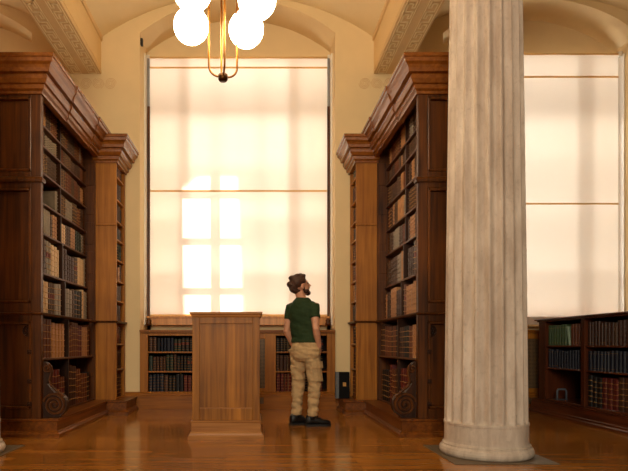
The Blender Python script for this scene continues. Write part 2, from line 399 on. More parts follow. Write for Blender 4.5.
# windows: wooden frame, glazing bars, glass and sill
for i, c in enumerate((-BAY, 0, BAY)):
    root = bpy.data.objects.new('window_%d' % (i+1), None); COL.objects.link(root); root.location = (c, 9.0, 1.36); root['kind'] = 'structure'
    fm = MB()
    for x, h_ in ((-1.36, .015), (-.765, .042), (.77, .042), (1.36, .015)): fm.box((c+x-h_, 8.99, 1.36), (c+x+h_, 9.045, 5.4))
    for z in (1.40, 4.56, 4.62, 5.36): fm.box((c-1.35, 8.98, z-.05), (c+1.35, 9.06, z+.05))
    fm.build('window_frame', M['frame'], parent=root)
    gb = MB()
    for z in (1.93, 2.70, 3.42): gb.box((c-1.35, 9.0, z-.045), (c+1.35, 9.04, z+.045))
    gb.build('glazing_bars', M['frame'], parent=root)
    MB().box((c-1.36, 9.015, 1.38), (c+1.36, 9.021, 5.38)).build('window_pane', M['glass'], parent=root)
    sm = MB().box((c-1.40, 8.60, 1.235), (c+1.40, RY, 1.345)); sm.box((c-1.41, 8.585, 1.345), (c+1.41, RY, 1.372))
    sm.build('sill_board', M['frame'], parent=root, bevel=.004)
    for s in (-1, 1):
        MB().box((c+s*1.41, 8.655, 1.372), (c+s*1.372, 8.70, 4.62)).build('side_strip', M['dark'], parent=root)
        MB().box((c+s*1.41, 8.655, 4.62), (c+s*1.375, 8.70, 5.36)).build('guide_rail', M['steel'], parent=root)
        MB().box((c+s*1.43, 8.50, 1.235), (c+s*1.414, 8.75, 5.36)).build('jamb_lining', M['white'], parent=root)
        k = MB().lathe([(.0, 0), (.035, 0), (.045, .02), (.03, .045), (.04, .07), (.02, .1), (0, .105)], (c+s*1.37, 8.57, 1.235), 12); k.build('sill_knob', M['dark'], parent=root, smooth=True)

# unseen slabs added outside; their gap shapes the sun patches on the middle blind
ex = MB(); ey0, ey1 = 12.0, 12.3; dt = (ey0-8.68)
def e(px, py, k=0):
    p = at(px, py, 8.68)-SUN*(dt+k*(ey1-ey0)); return (p.x, p.z)
L0, L1 = e(179, 150, 1), e(185, 330, 1); R0, R1 = e(208, 150), e(217, 330)
l0, l1 = e(224, 150), e(229, 330); r0, r1 = e(236, 150), e(243.5, 330)
zt = L0[1]; zb = L1[1]
ex.prism([(-14, zb), L1, L0, (-14, zt)], 'Y', ey0, ey1); ex.prism([r1, (14, zb), (14, zt), r0], 'Y', ey0, ey1)
ex.prism([(-14, zt-.02), (-14, 16), (14, 16), (14, zt-.02)], 'Y', ey0, ey1)
ex.prism([e(160, 205, 1), e(199, 177, 1), e(260, 177, 1), e(260, 130, 1), e(160, 130, 1)], 'Y', ey0+.01, ey1-.01)
ex.box((-14, ey0, -.5), (14, ey1, zb+.01))
struct('sun_blocker', ex, M['ext'])

# ------------------------------------------------------------------ roller blinds
for c, lab in ((-BAY, 'cream roller blind on the window beyond the tall bookcase left of the lectern'), (0, 'tall cream roller blind with sun patches, behind the man and lectern'), (BAY, 'cream roller blind beside the fluted column, above low mahogany bookcase')):
    r = thing('roller_blind', lab, 'blind', (c, 8.68, 1.38), 'roller blinds')
    by, bz0 = (8.68, 1.376) if c < 1 else (8.572, 1.215)
    sh = MB()
    nx, nz = 24, 30
    vs = [(c-1.375+2.75*i/nx, by+.004*math.sin(i*1.3)*math.sin(j*.35), bz0+.025+(5.37-bz0-.025)*j/nz) for j in range(nz+1) for i in range(nx+1)]
    sh.add(vs, [(j*(nx+1)+i, j*(nx+1)+i+1, (j+1)*(nx+1)+i+1, (j+1)*(nx+1)+i) for j in range(nz) for i in range(nx)])
    sh.build('blind_cloth', M['blind'], parent=r, smooth=True)
    for z in ((5.225, 3.315) if c < 1 else (5.03, 3.09)):
        MB().box((c-1.375, by-.012, z-.013), (c+1.375, by-.006, z+.013)).build('seam', M['seam'], parent=r)
    MB().box((c-1.375, by-.010, bz0), (c+1.375, by+.01, bz0+.028)).build('hem_bar', M['seam'], parent=r)
    MB().tube([(c-1.38, by+.02, 5.385), (c+1.38, by+.02, 5.385)], .022, 12).build('roller', M['seam'], parent=r, smooth=True)
    for s in (-1, 1): MB().box((c+s*1.38, by-.02, 5.34), (c+s*1.425, by+.04, 5.42)).build('bracket', M['white'], parent=r)
sen = MB().box((-1.43, 8.22, 5.34), (-1.395, 8.28, 5.44)).build('motion_sensor', M['black'], bevel=.005); tag(sen, 'small black sensor box at top of window reveal', 'sensor')

# ------------------------------------------------------------------ books
PAL = [('dark brown', (66, 38, 24)), ('tan', (178, 126, 78)), ('black', (24, 20, 20)), ('chestnut', (104, 54, 28)), ('dark red', (92, 28, 22)),
       ('buff', (214, 180, 134)), ('dark green', (36, 46, 34)), ('grey', (142, 128, 110)), ('navy', (22, 26, 42)), ('green', (66, 88, 52)), ('pale green', (128, 150, 122)), ('umber', (84, 58, 40))]
BM = {}
for nme, rgb in PAL: BM[nme] = plain('leather_'+nme.replace(' ', '_'), rgb, .5, var=.25, scale=14)
BM['labelred'] = plain('spine_label_red', (110, 34, 22), .5)
PROTO = {}
def book_mb(style, x0=-.5, wd=1., dp=1., ht=1., fn=None, detail=True):
    """a bound book: rounded spine towards -Y, boards, page block; unit size"""
    b = MB()
    prof = [0, .02]
    rows = [(0, 0, 0), (.03, 0, 0)]
    bands = [.16, .33, .5, .67, .84] if style != 'plain' else [.12, .86]
    h = .013 if style != 'plain' else .006
    for z in bands:
        rows += [(z-h, 0, 0), (z-h*.5, .035 if style != 'plain' else .004, 1), (z+h*.5, .035 if style != 'plain' else .004, 1 if style != 'dull' else 0), (z+h, 0, 0)]
    rows += [(.97, 0, 0), (1, 0, 0)]
    rows = [(z, o, (m if style != 'dull' else 0)) for z, o, m in rows]
    angs = [0, .25, .5, .75, 1.0] if detail else [0, .5, 1.]
    def pt(t, z, o):
        a = PI*t; x = -.5*math.cos(a); y = .075-(.075+o)*math.sin(a) - (o*.2)
        return (x, y, z)
    rings = []
    vs = []; nA = len(angs)
    for z, o, m in rows: vs += [pt(t, z, o if 0 < t < 1 else 0) for t in angs]
    fs = []; ms = []
    for j in range(len(rows)-1):
        lab = style == 'label' and abs((rows[j][0]+rows[j+1][0])/2-.585) < .07 
        for i in range(nA-1):
            fs.append((j*nA+i, j*nA+i+1, (j+1)*nA+i+1, (j+1)*nA+i)); ms.append(2 if lab else (1 if rows[j][2] and rows[j+1][2] else 0))
    k = len(b.v); b.v += vs; b.f += fs; b.m += ms
    # boards and page block
    b.box((-.5, .075, 0), (-.44, 1, 1)); b.box((.44, .075, 0), (.5, 1, 1))
    b.box((-.44, .06, .015), (.44, .97, .975), 3)
    return b
def proto(color, style):
    key = (color, style)
    if key not in PROTO:
        PROTO[key] = book_mb(style).mesh('book_'+color.replace(' ', '_')+'_'+style, [BM[color], M['gilt'], BM['labelred'], M['pages']])
    return PROTO[key]
ORD = 'first second third fourth fifth sixth seventh eighth ninth tenth eleventh twelfth thirteenth fourteenth fifteenth sixteenth seventeenth eighteenth nineteenth twentieth twenty-first twenty-second twenty-third twenty-fourth twenty-fifth twenty-sixth twenty-seventh twenty-eighth twenty-ninth thirtieth'.split()
STY = {'plain': 'plain', 'band': 'gilt-banded', 'dull': 'ribbed', 'label': 'red-labelled'}
REST = {'v': [], 'f': [], 'm': []}
REST_MATS = [BM[n] for n, _ in PAL]+[M['gilt'], BM['labelred'], M['pages']]
PN = [n for n, _ in PAL]
def rest_book(color, style, mat):
    b = book_mb(style, detail=False); k = len(REST['v'])
    REST['v'] += [tuple(mat @ Vector(v)) for v in b.v]; REST['f'] += [tuple(i+k for i in f) for f in b.f]
    mp = {0: PN.index(color), 1: len(PN), 2: len(PN)+1, 3: len(PN)+2}
    REST['m'] += [mp[q] for q in b.m]
BOOKS = COL
def place_book(pos, rz, size, color, style, label=None, group=None, lean=0.0):
    """size (width, depth, height)"""
    mat = Matrix.Translation(pos) @ Matrix.Rotation(rz, 4, 'Z') @ Matrix.Rotation(lean, 4, 'Y') @ Matrix.Diagonal((size[0], size[1], size[2], 1))
    if label is None: rest_book(color, style, mat); return None
    key = proto(color, style)
    if place_book.src is None:
        o = bpy.data.objects.new('book', key); place_book.src = o
    else:
        o = place_book.src.copy(); o.data = key
    COL.objects.link(o); o.name = 'book'
    o.location = pos; o.rotation_euler = (0, lean, rz); o.scale = size
    tag(o, label, 'book', group); return o
place_book.src = None
def art(c): return c
def wordy(color, style, n, anchor, shelf):
    return '%s %s book, %s from %s, %s' % (color, STY[style], ORD[n], anchor, shelf)
def pick(ws):
    names = list(ws); t = random.random()*sum(ws.values())
    for n in names:
        t -= ws[n]
        if t <= 0: return n
    return names[-1]
def run_books(a, b, z, zceil, place, colors, styles, wrng, hrng, dep, anchor, shelf, group, solo, sets=True, gapp=.0):
    """fill a..b along the shelf; place(t, z, ...) puts one book with centre t"""
    t = a; n = 0; step = 1 if b > a else -1
    cur = None
    while True:
        if cur is None or cur[0] <= 0:
            cw = random.uniform(*wrng)
            cur = [random.choice([1, 1, 2, 2, 3, 4]) if sets else 1, pick(colors), pick(styles), random.uniform(*hrng), cw]
        cur[0] -= 1
        wd = cur[4]*random.uniform(.93, 1.07); hh = min((zceil-z)*cur[3]*random.uniform(.985, 1.01), zceil-z-.012)
        if abs(b-t) < wd+.004: break
        c = t+step*wd/2
        if random.random() > gapp or n < 3:
            lab = wordy(cur[1], cur[2], n, anchor, shelf) if solo(c) else None
            place(c, z, (wd-random.uniform(.004, .010), dep*random.uniform(.9, 1), hh), cur[1], cur[2], lab, group)
            n += 1
        t += step*wd

# ------------------------------------------------------------------ tall bookcases
SH_MAIN = [(.20, .775, .02), (.79, 1.235, .02), (1.262, 1.69, .06), (1.71, 2.125, .09), (2.145, 2.455, .11), (2.475, 2.785, .115), (2.805, 3.08, .115), (3.10, 3.30, .115), (3.32, 3.60, .115)]
PIER_Z = [.20, .60, .95, 1.262, 1.55, 1.83, 2.12, 2.40, 2.655, 2.95, 3.26]
YN, YF, YP = 5.70, 7.65, 8.17
U0, U1 = 1.92, 2.52; UP = 1.64
def tall_bookcase(sx, label, brief):
    X = lambda u: sx*u
    root = thing('bookcase', label, 'bookcase', (X(2.2), 6.9, 0), 'tall oak bookcases')
    B = lambda u0, y0, z0, u1, y1, z1, mb=None, mi=0: (mb or MB()).box((X(u0), y0, z0), (X(u1), y1, z1), mi)
    # near end: frame of stiles and rails, three sunk panels
    fr = MB()
    B(U0, YN, .17, U0+.10, YN+.06, 3.56, fr); B(U1-.10, YN, .17, U1, YN+.06, 3.56, fr)
    for z0, z1 in ((.17, .28), (1.17, 1.36), (2.53, 2.70), (3.46, 3.56)): B(U0+.1, YN, z0, U1-.1, YN+.06, z1, fr)
    B(U0+.02, YN+.045, .17, U1-.02, YN+.06, 3.56, fr)
    B(U0, YN+.06, .17, U0+.035, YN+.07, 3.56, fr)
    fr.build('end_frame', M['dark'], root, bevel=.006)
    for z0, z1 in ((.28, 1.17), (1.36, 2.53), (2.70, 3.46)):
        p = MB(); a, b = U0+.1, U1-.1
        pr = [(0, 0), (.0, .035), (.018, .03), (.025, .012), (.04, .012), (.045, 0)]
        for (q0, q1, w0, w1) in ((a, a+.028, z0, z1), (b-.028, b, z0, z1)): B(q0, YN-.006, w0, q1, YN+.046, w1, p)
        B(a, YN-.006, z0, b, YN+.046, z0+.028, p); B(a, YN-.006, z1-.028, b, YN+.046, z1, p)
        B(a+.028, YN+.034, z0+.028, b-.028, YN+.046, z1-.028, p)
        p.build('panel', M['pan'], root, bevel=.006)
    for z in (2.615,):
        m = MB().sweep([(0, z-.03), (.02, z-.025), (.026, z), (.018, z+.02), (0, z+.03)], [(X(U1), YN), (X(U0), YN), (X(U0), YN+.07)], -sx); m.build('moulding', M['dark'], root)
    # carved rosette and bosses on the lowest panel
    r = MB(); c = Vector((X(2.055), YN+.018, 1.075))
    for k in range(8):
        a = k*PI/4; r.ball((c.x+.03*math.cos(a), c.y+.002, c.z+.03*math.sin(a)), (.016, .012, .016), 10, 6)
    r.ball(c, (.018, .02, .018), 10, 6); ring = [(c.x+.055*math.cos(2*PI*i/24), c.y+.006, c.z+.055*math.sin(2*PI*i/24)) for i in range(25)]
    r.tube(ring, .007, 6); r.build('rosette', M['carve'], root, smooth=True)
    for z in (.86, .56, .33):
        bs = MB(); x = X(2.035); bs.prism([(x-.022, z-.022), (x+.022, z-.022), (x+.022, z+.022), (x-.022, z+.022)], 'Y', YN-.012, YN+.03); bs.ball((x, YN-.012, z), .014, 8, 6); bs.build('boss', M['carve'], root, bevel=.004)
    # cornice breaking forward in steps
    zt = 3.81
    prof = [(-.04, zt-.33), (.02, zt-.33), (.025, zt-.305), (.05, zt-.29), (.052, zt-.25), (.075, zt-.243), (.098, zt-.205), (.10, zt-.178), (.09, zt-.172), (.09, zt-.16), (.13, zt-.155), (.138, zt-.12), (.152, zt-.095), (.178, zt-.075), (.185, zt-.04), (.197, zt-.035), (.197, zt), (-.04, zt)]
    path = [(X(U1), YN), (X(U0), YN), (X(U0), 6.42), (X(U0-.014), 6.42), (X(U0-.014), 7.26), (X(U0-.026), 7.26), (X(U0-.026), YF+.1)]
    cn = MB().sweep(prof, path, -sx); cn.sweep([(u, z-.065) for u, z in prof], [(X(U0+.03), YF), (X(UP), YF), (X(UP), WY-.005)], -sx); cn.build('cornice', M['corn'], root)
    tb = B(U0-.01, YN+.02, 3.60, U1, YP, 3.78); B(UP+.02, YF+.02, 3.62, U0, YP, 3.78, tb); tb.build('top_board', M['dark'], root)
    # ledge at the height of the projecting base
    lg = MB().sweep([(-.02, 1.235), (.012, 1.235), (.03, 1.243), (.034, 1.257), (.02, 1.262), (-.02, 1.262)], [(X(U1), YN), (X(U0), YN), (X(U0), YF), (X(UP), YF), (X(UP), YP)], -sx); lg.build('ledge_moulding', M['dark'], root)
    # plinth and step
    pl = MB(); 
    pp = [(0, 0), (.035, 0), (.035, .03), (.02, .045), (.02, .05), (0, .06), (0, .155), (.018, .165), (.018, .18), (-.3, .18), (-.3, 0)]
    path = [(X(U1), YN-.03), (X(1.745), YN-.03), (X(1.745), 7.54), (X(1.475), 7.54), (X(1.475), WY-.06)]
    pl.sweep(pp, path, -sx)
    B(1.755, YN, .02, U1, YF, .178, pl); B(1.49, 7.56, .02, U1, YP, .178, pl)
    pl.build('plinth', M['darkY'], root)
    B(U1-.02, YN+.06, .18, U1, YP, 3.6).build('back_board', M['inside'], root)
    B(2.31, YN+.06, .18, 2.325, YF, 3.6).build('partition', M['inside'], root)
    # shelves
    for i, (z, zc, r_) in enumerate(SH_MAIN):
        th = .022 if i else .02
        B(U0+r_, YN+.072, z-th, 2.31, YF-.032, z).build('shelf', M['shelf'], root, bevel=.003)
        ym = 6.62
        zz = (SH_MAIN[i+1][0]-.026) if i < 8 else 3.6
        B(U0+r_+.004, ym-.014, z, 2.31, ym+.014, zz).build('divider', M['carve'], root)
    ew = MB(); B(U0, YF-.03, .18, 2.31, YF, 3.6, ew)
    for z in (.5, 1.0, 1.5, 1.9, 2.3, 2.7, 3.1): B(U0+.02, YF-.04, z, U0+.13, YF-.03, z+.3, ew)
    ew.build('end_wall', M['dark'], root, bevel=.004)
    # front pilaster of the shallow end unit and its shelves
    pa = B(UP, YF, .18, U0+.03, YF+.045, 3.6); 
    for z in (2.575,): pa.box((X(UP-.012), YF-.014, z-.014), (X(U0), YF, z+.014))
    B(UP+.0, YF-.008, .18, UP+.03, YF, 1.235, pa); 
    pa.build('pilaster', M['oak'], root, bevel=.005)
    B(UP, YP-.045, .18, U0, YP, 3.6).build('stile', M['oak'], root)
    B(U0-.02, YF+.045, .18, U0, YP-.045, 3.6).build('partition', M['inside'], root)
    for z in PIER_Z: B(UP+.012, YF+.045, z-.022, U0-.02, YP-.045, z).build('shelf', M['oak'], root)
    # carved scroll bracket standing on the step
    sc = MB(); y0, y1 = YN+.05, YN+.15; cx, cz, R = 1.80, .315, .125
    n = 30
    pts = [(cx+R*math.cos(a), cz+R*math.sin(a)) for a in [2*PI*i/n for i in range(n)]]
    sc.prism([(X(u), z) for u, z in pts], 'Y', y0, y1)
    curve = [(1.915, .18), (1.76, .18), (1.74, .26), (1.76, .38), (1.83, .47), (1.875, .53), (1.86, .60), (1.845, .65), (1.855, .71), (1.89, .75), (1.915, .76)]
    sc.prism([(X(u), z) for u, z in curve], 'Y', y0+.005, y1-.005)
    def spiral(cx, cz, r0, turns, rr, st):
        ps = []
        for i in range(64):
            t = i/63; a = st+turns*2*PI*t; r_ = r0*(1-.88*t); ps.append((X(cx+r_*math.cos(a)), y0-.004, cz+r_*math.sin(a)))
        sc.tube(ps, rr, 6, 1)
    spiral(cx, cz, R-.008, 2.6, .014, .3); spiral(1.875, .69, .045, 1.6, .011, 2.0)
    sc.tube([(X(u), y0-.002, z) for u, z in ((1.70, .40), (1.76, .45), (1.83, .51), (1.85, .57), (1.83, .64), (1.835, .70))], .014, 6, 1)
    sc.ball((X(cx), y0-.005, cz), (.02, .016, .02), 10, 6)
    o = sc.build('scroll_bracket', [M['carve'], M['dark']], root, smooth=False, bevel=.0); o['label'] = 'carved volute bracket'
    # books
    rz = PI/2 if sx < 0 else -PI/2
    if sx < 0:
        mixes = [({'dark red': 3, 'chestnut': 4, 'black': 4, 'buff': .4, 'dark brown': 2}, {'band': 5, 'label': 1}),
                 ({'chestnut': 5, 'dark red': 2, 'tan': 2, 'dark brown': 1}, {'band': 5, 'label': 1}),
                 ({'grey': 3, 'buff': 3, 'umber': 3, 'black': 1, 'tan': 2, 'dark brown': 2}, {'dull': 4, 'label': 2, 'band': 1}),
                 ({'grey': 3, 'buff': 4, 'tan': 2, 'umber': 3, 'dark brown': 2}, {'dull': 4, 'label': 2, 'plain': 1}),
                 ({'tan': 3, 'buff': 2, 'umber': 3, 'grey': 2, 'dark green': 1}, {'dull': 4, 'plain': 2})]
    else:
        mixes = [({'dark red': 3, 'chestnut': 3, 'black': 4, 'buff': .6, 'dark brown': 2}, {'band': 5, 'label': 1}),
                 ({'dark brown': 3, 'chestnut': 4, 'black': 2, 'tan': 2, 'grey': .5}, {'band': 5, 'label': 1}),
                 ({'umber': 4, 'grey': 2, 'tan': 3, 'chestnut': 2, 'dark brown': 3}, {'dull': 5, 'label': 2, 'band': 1}),
                 ({'umber': 4, 'grey': 2, 'dark brown': 3, 'tan': 1}, {'dull': 5, 'label': 1, 'plain': 1}),
                 ({'umber': 4, 'tan': 2, 'grey': 3, 'chestnut': 1}, {'dull': 4, 'plain': 2})]
    up = ({'umber': 5, 'dark brown': 3, 'chestnut': 3, 'tan': .6, 'dark green': .6, 'black': .8, 'grey': 1}, {'dull': 3, 'plain': 1, 'band': 3}) if sx < 0 else ({'umber': 4, 'tan': 1.4, 'chestnut': 3, 'dark brown': 3, 'buff': .5, 'grey': 1}, {'dull': 4, 'plain': 2, 'band': .6})
    for i, (z, zc, r_) in enumerate(SH_MAIN):
        ym = 6.62
        cols, sts = mixes[i] if i < 5 else up
        zc2 = (SH_MAIN[i+1][0]-.026) if i < 8 else 3.6
        shelf = '%s shelf up, %s' % (ORD[i], brief)
        pf = lambda c, zz, size, col, st, lab, g: place_book((X(U0+r_+.02), c, zz), rz, size, col, st, lab, g)
        wr = (.066, .108) if i < 4 else (.06, .09)
        if i > 4: wr = (.05, .08)
        g = 'books in the tall bookcases'
        hr = (.78, .94) if i else (.62, .88)
        solo = (lambda c: True) if i < 5 else (lambda c: False)
        a0 = YN+.085
        if i == 4 and sx < 0: pass
        if i == 5 and sx < 0: a0 = ym-.10                    # empty half shelf
        run_books(a0, ym-.016, z, zc2, pf, cols, sts, wr, hr, .26, 'near end', shelf, g, solo)
        run_books(ym+.018, YF-.075, z, zc2, pf, cols, sts, wr, hr, .26, 'divider', shelf, g, solo)
    pf = lambda c, zz, size, col, st, lab, g: place_book((X(UP+.03), c, zz), rz, size, col, st, lab, g)
    for i, z in enumerate(PIER_Z):
        zc = (PIER_Z[i+1]-.022) if i < len(PIER_Z)-1 else 3.6
        run_books(YF+.05, YP-.05, z, zc, pf, {'dark brown': 3, 'umber': 3, 'chestnut': 2, 'black': 2, 'dark green': 1, 'tan': 1}, {'dull': 3, 'band': 2, 'plain': 1}, (.045, .075), (.72, .92), .2, '', '', '', lambda c: False)
    return root
tall_bookcase(-1, 'tall dark oak bookcase with heavy cornice, left of the lectern', 'bookcase left of lectern')
tall_bookcase(1, 'tall dark oak bookcase with heavy cornice, standing behind the fluted column', 'bookcase behind column')

# ------------------------------------------------------------------ low window bookcases
def window_case(c, label, full):
    y0, y1 = 8.16, 8.70; h = 1.15; W = HW-.006
    root = thing('bookcase', label, 'bookcase', (c, 8.4, 0), 'low oak bookcases under the windows')
    x1, x2 = .56, .40      # book bay inner edge, grille half width
    f = MB()
    for s in (-1, 1):
        f.box((c+s*W, y0, .24), (c+s*(W-.12), y0+.03, h-.05)); f.box((c+s*x1, y0, .24), (c+s*x2, y0+.03, h-.05))
        f.box((c+s*W, y0+.03, .24), (c+s*(W-.02), y1, h-.05)); f.box((c+s*(x1-.03), y0+.03, .24), (c+s*(x1-.05), y1, h-.05))
        f.box((c+s*x1, y0, h-.05), (c+s*(W-.12), y0+.03, h-.085+.0))
    f.box((c-x2, y0, h-.13), (c+x2, y0+.03, h-.05)); f.box((c-x2, y0, .24), (c+x2, y0+.03, .30))
    f.build('frame', M['oak'], root, bevel=.004)
    MB().box((c-W, y1-.015, .2), (c+W, y1, h-.05)).build('back_board', M['inside'], root)
    t = MB().box((c-W, y0-.012, h-.05), (c+W, y1, h-.03)); t.box((c-W, y0-.035, h-.03), (c+W, y1, h)); t.build('top', M['oakX'], root, bevel=.005)
    p = MB().sweep([(0, 0), (.055, 0), (.055, .19), (.035, .20), (.035, .225), (.012, .24), (0, .24)], [(c-W, y0), (c+W, y0)], 1)
    p.box((c-W, y0, .0), (c+W, y1, .235)); p.build('plinth', M['oakX'], root)
    for s in (-1, 1):
        for z in (.25, .55, .835):
            MB().box((c+s*(x1-.03), y0+.012, z-.022), (c+s*(W-.02), y1-.015, z)).build('shelf', M['oakX'], root, bevel=.003)
    for q in (-.2, .2):
        MB().box((c+q-.2, y0+.014, .30), (c+q+.2, y0+.02, h-.13)).build('grille', M['grille'], root)
    for q in (-.25, .25):
        MB().box((c+q-.13, y0-.0565, .08), (c+q+.13, y0-.052, .17)).build('vent_grille', M['grille'], root)
    MB().box((c-.012, y0, .30), (c+.012, y0+.03, h-.13)).build('mullion', M['oak'], root)
    for s in (-1, 1):
        for i, z in enumerate((.25, .55, .835)):
            zc = (.55-.022, .835-.022, h-.085)[i]
            side = 'window left of lectern' if s < 0 else 'window bookcase beyond the man'
            brief = ('low case left of lectern' if s < 0 else 'low case beyond the man')
            shelf = '%s shelf, %s' % (('bottom', 'middle', 'top')[i], brief)
            cols = {'black': 5, 'dark brown': 3, 'dark green': 2, 'chestnut': 1.2, 'navy': 1} if i else {'black': 4, 'navy': 2, 'grey': 1.2, 'dark red': 1.3, 'dark brown': 1}
            if s > 0 and i == 1: cols = {'chestnut': 3, 'tan': 1.6, 'black': 3, 'dark brown': 2}
            def pf(cc, zz, size, col, st, lab, g): place_book((cc, y0+.025, zz), 0, size, col, st, lab, g)
            if full:
                vis = (lambda q: q < -.68) if s < 0 else (lambda q: q < 1.32 and (q < .70 or q > 1.10))
            else: vis = lambda q: False
            a, b = ((c-W+.125, c-x1-.005) if s < 0 else (c+x1+.005, c+W-.125))
            run_books(a, b, z, zc, pf, cols, {'band': 4, 'label': 1, 'dull': 1.5, 'plain': .5}, (.045, .062), (.80, .95), .2, 'the left end', shelf, 'books under the tall window', vis)
    return root
window_case(0, 'low oak bookcase with pierced grille under the window behind the man', True)
window_case(BAY, 'low oak case with pierced grille under window beside the column', False)

# ------------------------------------------------------------------ low dark bookcase by the column
def low_case():
    root = thing('bookcase', 'low dark mahogany bookcase of two bays right of the fluted column', 'bookcase', (4.45, 6.8, 0))
    x0, x1 = 4.20, 4.74; h = 1.285
    ST = [(5.74, 5.83), (6.70, 6.78), (7.61, 7.78)]
    for a, b in ST:
        MB().box((x0, a, .18), (x1-.015, b, h-.04)).build('upright', M['low'], root, bevel=.005)
    MB().box((x1-.015, 5.74, .1), (x1, 7.78, h-.04)).build('back_board', M['inside'], root)
    t = MB().box((x0-.02, 5.72, h-.04), (x1+.01, 7.80, h-.02)); t.box((x0-.045, 5.695, h-.02), (x1+.03, 7.825, h)); t.build('top', M['lowY'], root, bevel=.006)
    p = MB().sweep([(0, 0), (.10, 0), (.10, .025), (.085, .04), (.085, .06), (.07, .07), (.06, .165), (.075, .172), (.075, .185), (0, .185)], [(x1, 5.72), (x0, 5.72), (x0, 7.80), (x1, 7.80)], -1 if False else -1)
    p.box((x0, 5.72, 0), (x1, 7.80, .183)); p.build('plinth', M['lowY'], root)
    bays = [(5.83, 6.70), (6.78, 7.61)]
    for bi, (a, b) in enumerate(bays):
        for z in (.205, .63, .925):
            MB().box((x0+.012, a, z-.022), (x1-.015, b, z)).build('shelf', M['lowY'], root, bevel=.003)
        nm = ('near bay', 'far bay')[bi]
        for i, z in enumerate((.205, .63, .925)):
            zc = (.63-.022, .925-.022, h-.04)[i]
            shelf = '%s shelf, %s of mahogany case' % (('bottom', 'middle', 'top')[i], nm)
            pf = lambda c, zz, size, col, st, lab, g: place_book((x0+.03, c, zz), -PI/2, size, col, st, lab, g)
            g = 'books in the low mahogany bookcase'
            if i == 0 and bi == 1: continue
            if i == 0: cols, sts, wr, hr = {'dark red': 3, 'black': 3, 'dark brown': 1}, {'band': 1}, (.075, .1), (.84, .94)
            elif i == 1: cols, sts, wr, hr = {'navy': 6, 'black': 1}, {'dull': 2, 'plain': 4}, (.05, .075), (.80, .92)
            elif bi == 0: cols, sts, wr, hr = {'dark brown': 4, 'umber': 2, 'black': 1}, {'dull': 2, 'plain': 2}, (.055, .075), (.76, .90)
            else: cols = None
            if cols: run_books(b-.006, a+.006, z, zc, pf, cols, sts, wr, hr, .26, 'far end', shelf, g, lambda c: True)
            else:
                t = b-.01
                for n in range(12):
                    wd = .062 if n != 7 else .05
                    col = 'green' if n < 7 else ('pale green' if n == 7 else 'chestnut'); st = 'plain'
                    if n == 7:
                        o = place_book((x0+.03, t-.075, z), -PI/2, (.032, .24, .245), col, st, 'thin pale green book leaning between green and brown books, top shelf, far bay', g, lean=math.radians(-12)); t -= .112; continue
                    if t-wd < a+.004: break
                    place_book((x0+.03, t-wd/2, z), -PI/2, (wd-.003, .24, .262+.008*random.random()), col, st, wordy(col, st, n, 'far end', shelf), g); t -= wd
    return root
low_case()
be = thing('bookend', 'grey metal arch-shaped bookend on empty bottom shelf of mahogany bookcase', 'bookend', (4.33, 7.40, .205))
b = MB(); pts = [(4.25, 7.40, .205), (4.25, 7.40, .32), (4.265, 7.40, .345), (4.355, 7.40, .345), (4.37, 7.40, .32), (4.37, 7.40, .205)]
b.tube(pts, .014, 8); b.build('arch', M['dsteel'], be, smooth=True); MB().box((4.235, 7.385, .205), (4.385, 7.50, .209)).build('foot_plate', M['dsteel'], be)

# remaining small or hidden books as one body
me = bpy.data.meshes.new('shelved_books'); me.from_pydata(REST['v'], [], REST['f'])
for mt in REST_MATS: me.materials.append(mt)
for i, p in enumerate(me.polygons): p.material_index = REST['m'][i]
bm = bmesh.new(); bm.from_mesh(me); bmesh.ops.recalc_face_normals(bm, faces=bm.faces); bm.to_mesh(me); bm.free()
rb = bpy.data.objects.new('shelved_books', me); COL.objects.link(rb); rb['kind'] = 'stuff'
tag(rb, 'small leather books packed on the upper and end shelves of the bookcases', 'books', 'shelved books')

# ------------------------------------------------------------------ big book on the step
fb = thing('book', 'large dark folio with grey spine standing upright on the step beside the bookcase', 'book', (1.50, 7.88, .18))
bw, bd, bh = .20, .085, .37
c0 = at(335.5, 397, 7.85).x; yb = 7.86; z0 = .18
MB().box((c0+.028, yb, z0), (c0+bw, yb+.008, z0+bh)).box((c0+.028, yb+bd-.008, z0), (c0+bw, yb+bd, z0+bh)).build('cover', plain('dark_cloth', (20, 19, 19), .8, spec=.12), fb, bevel=.002)
sp = MB(); sp.prism([(c0+.03, yb), (c0+.008, yb+.01), (c0, yb+bd/2), (c0+.008, yb+bd-.01), (c0+.03, yb+bd)], 'Z', z0, z0+bh); sp.box((c0+.03, yb-.001, z0), (c0+.05, yb, z0+bh)); sp.build('spine', plain('grey_blue_cloth', (104, 108, 112), .8, spec=.15), fb)
MB().box((c0+.03, yb+.008, z0+.006), (c0+bw-.008, yb+bd-.008, z0+bh-.006)).build('pages', M['pages'], fb)
MB().box((c0+.105, yb-.0015, z0+.17), (c0+.15, yb, z0+.225)).build('emblem', M['gilt'], fb)

